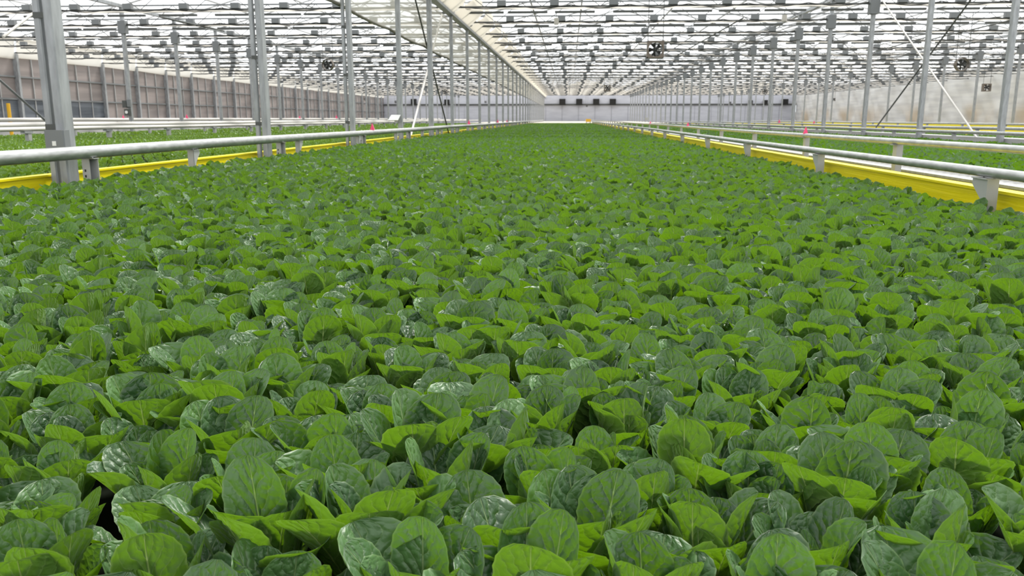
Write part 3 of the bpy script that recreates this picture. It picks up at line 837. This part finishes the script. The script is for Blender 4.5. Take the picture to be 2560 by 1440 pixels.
for (px, py, pxw, d, sq, lb) in ((1638, 124, 40, .62, True, 'large square housed fan hanging over the near bed'), (820, 162, 28, .6, False, 'round fan hanging in the left span between columns'),
      (2404, 161, 31, .62, False, 'round fan hanging near the right brace'), (1518, 220, 16, .6, True, 'small square fan hanging far down the centre span'),
      (1113, 229, 12.5, .6, False, 'small round fan seen between left columns'), (2466, 219, 18, .6, True, 'small square fan hanging before the white tarp'),
      (1912, 229, 12.5, .6, False, 'small round fan far down the right span'), (914, 248, 9, .6, False, 'tiny round fan near the grey wall end'), (990, 255, 8, .6, False, 'tiny dark fan behind the white paper holder'),
      (1214, 255, 6.5, .6, False, 'tiny fan seen between far left columns against the white wall'), (2084, 249, 7, .6, True, 'tiny fan in front of the left end of the tarp'), (1467, 265, 5, .6, False, 'tiny fan just below the far wall beam'),
      (1825, 257, 6, .6, False, 'tiny dark fan between far right columns'), (1750, 255, 5, .6, False, 'tiniest dark fan far down the right row')):
    Y = min(d*2093/pxw, YF-3 if px != 2084 else 128); d = pxw*Y/2093; p = onY(px, py, Y)
    fan(p, d, sq, lb)
# dark units on the far wall
def unit(px, py, w, label, group=None):
    p = onY(px, py, YF-.6); s = w*YF/2093/2
    e = empty('wall_heater', (p.x, YF-.02, p.z), label, 'heater', group)
    MB().rbox(-s, s, -.95, -.0, -s, s, .06).build('cabinet', BLACK, e)
    m = MB()
    for i in range(6): z = -s*.8+i*s*.3; m.box(-s*.85, s*.85, -.98, -.95, z, z+.05)
    m.build('louvres', BLACK, e)
for i, px in enumerate((1406, 1448, 1490.5, 1532)): unit(px, 255, 15, ['first', 'second', 'third', 'fourth'][i]+' black unit from the left on the far wall of the centre span')
unit(1034, 254, 13, 'black unit on the far wall between the pale brace and a column'); unit(1117, 255, 12, 'black unit on the far wall behind the dark brace')
unit(1877, 255, 8, 'narrow black unit on the far wall right of centre'); unit(1914, 255, 9, 'black unit on the far wall below the small round fan'); unit(1962.5, 255, 14, 'rightmost wide black unit on the far wall')
# hanging white bulb-like sensors under the trusses
def sensor(p, label):
    e = empty('climate_sensor', p, label, 'sensor')
    MB().rbox(-.09, .09, -.09, .09, -.14, .10, .03).build('case', WHITEM, e); MB().tube([(0,0,.08),(0,0,CZ-p.z+.02)], .012, 6).build('cable', DARKM, e)
sensor(onY(1391, 52, 34), 'pale sensor hanging under the trusses above the far wall'); sensor(onY(1961, 44, 34), 'pale sensor hanging under the trusses on the right')
# small white thing and yellow cart at far end
p = onY(1616, 298, 88); e = empty('white_bucket', (p.x, p.y, z2+.01), 'small white bucket at the far right columns', 'bucket')
MB().tube([(0,0,0),(0,0,.28)], .15, 14).build('bucket_body', WHITEM, e, True)
p = onY(1471, 301, BEND+4); e = empty('yellow_cart', (p.x, p.y, CH-.52), 'tiny yellow cart at the end of the near bed', 'cart')
MB().rbox(-.3, .3, -.4, .4, .12, .45, .05).build('tray', WOODY, e)
for (a, b) in ((-.22,-.3),(.22,-.3),(-.22,.3),(.22,.3)): MB().tube([(a-.03,b,.06),(a+.03,b,.06)], .06, 10).build('wheel', BLACK, e)

# ------------------------------------------------------------------ light
w = bpy.data.worlds.new('sky'); sc.world = w; w.use_nodes = True
N = w.node_tree.nodes; L = w.node_tree.links; bg = N['Background']
bg.inputs[0].default_value = (.93, .97, 1.0, 1); bg.inputs[1].default_value = 1.4
sd = bpy.data.lights.new('sun', 'SUN'); sd.energy = 7.2; sd.angle = R(12); sd.color = (1, .97, .9)
so = link('sun', sd); so.rotation_euler = (R(-34), R(16), 0)   # high, ahead of the camera
sc.view_settings.view_transform = 'Standard'; sc.view_settings.look = 'None'; sc.view_settings.gamma = 1
sc.view_settings.exposure = 0.0
try: sc.view_settings.use_curve_mapping = False
except Exception: pass
cy = sc.cycles
cy.adaptive_threshold = .02; cy.max_bounces = 5; cy.diffuse_bounces = 2; cy.glossy_bounces = 2; cy.transmission_bounces = 4; cy.transparent_max_bounces = 8
cy.caustics_reflective = False; cy.caustics_refractive = False; cy.sample_clamp_indirect = 4
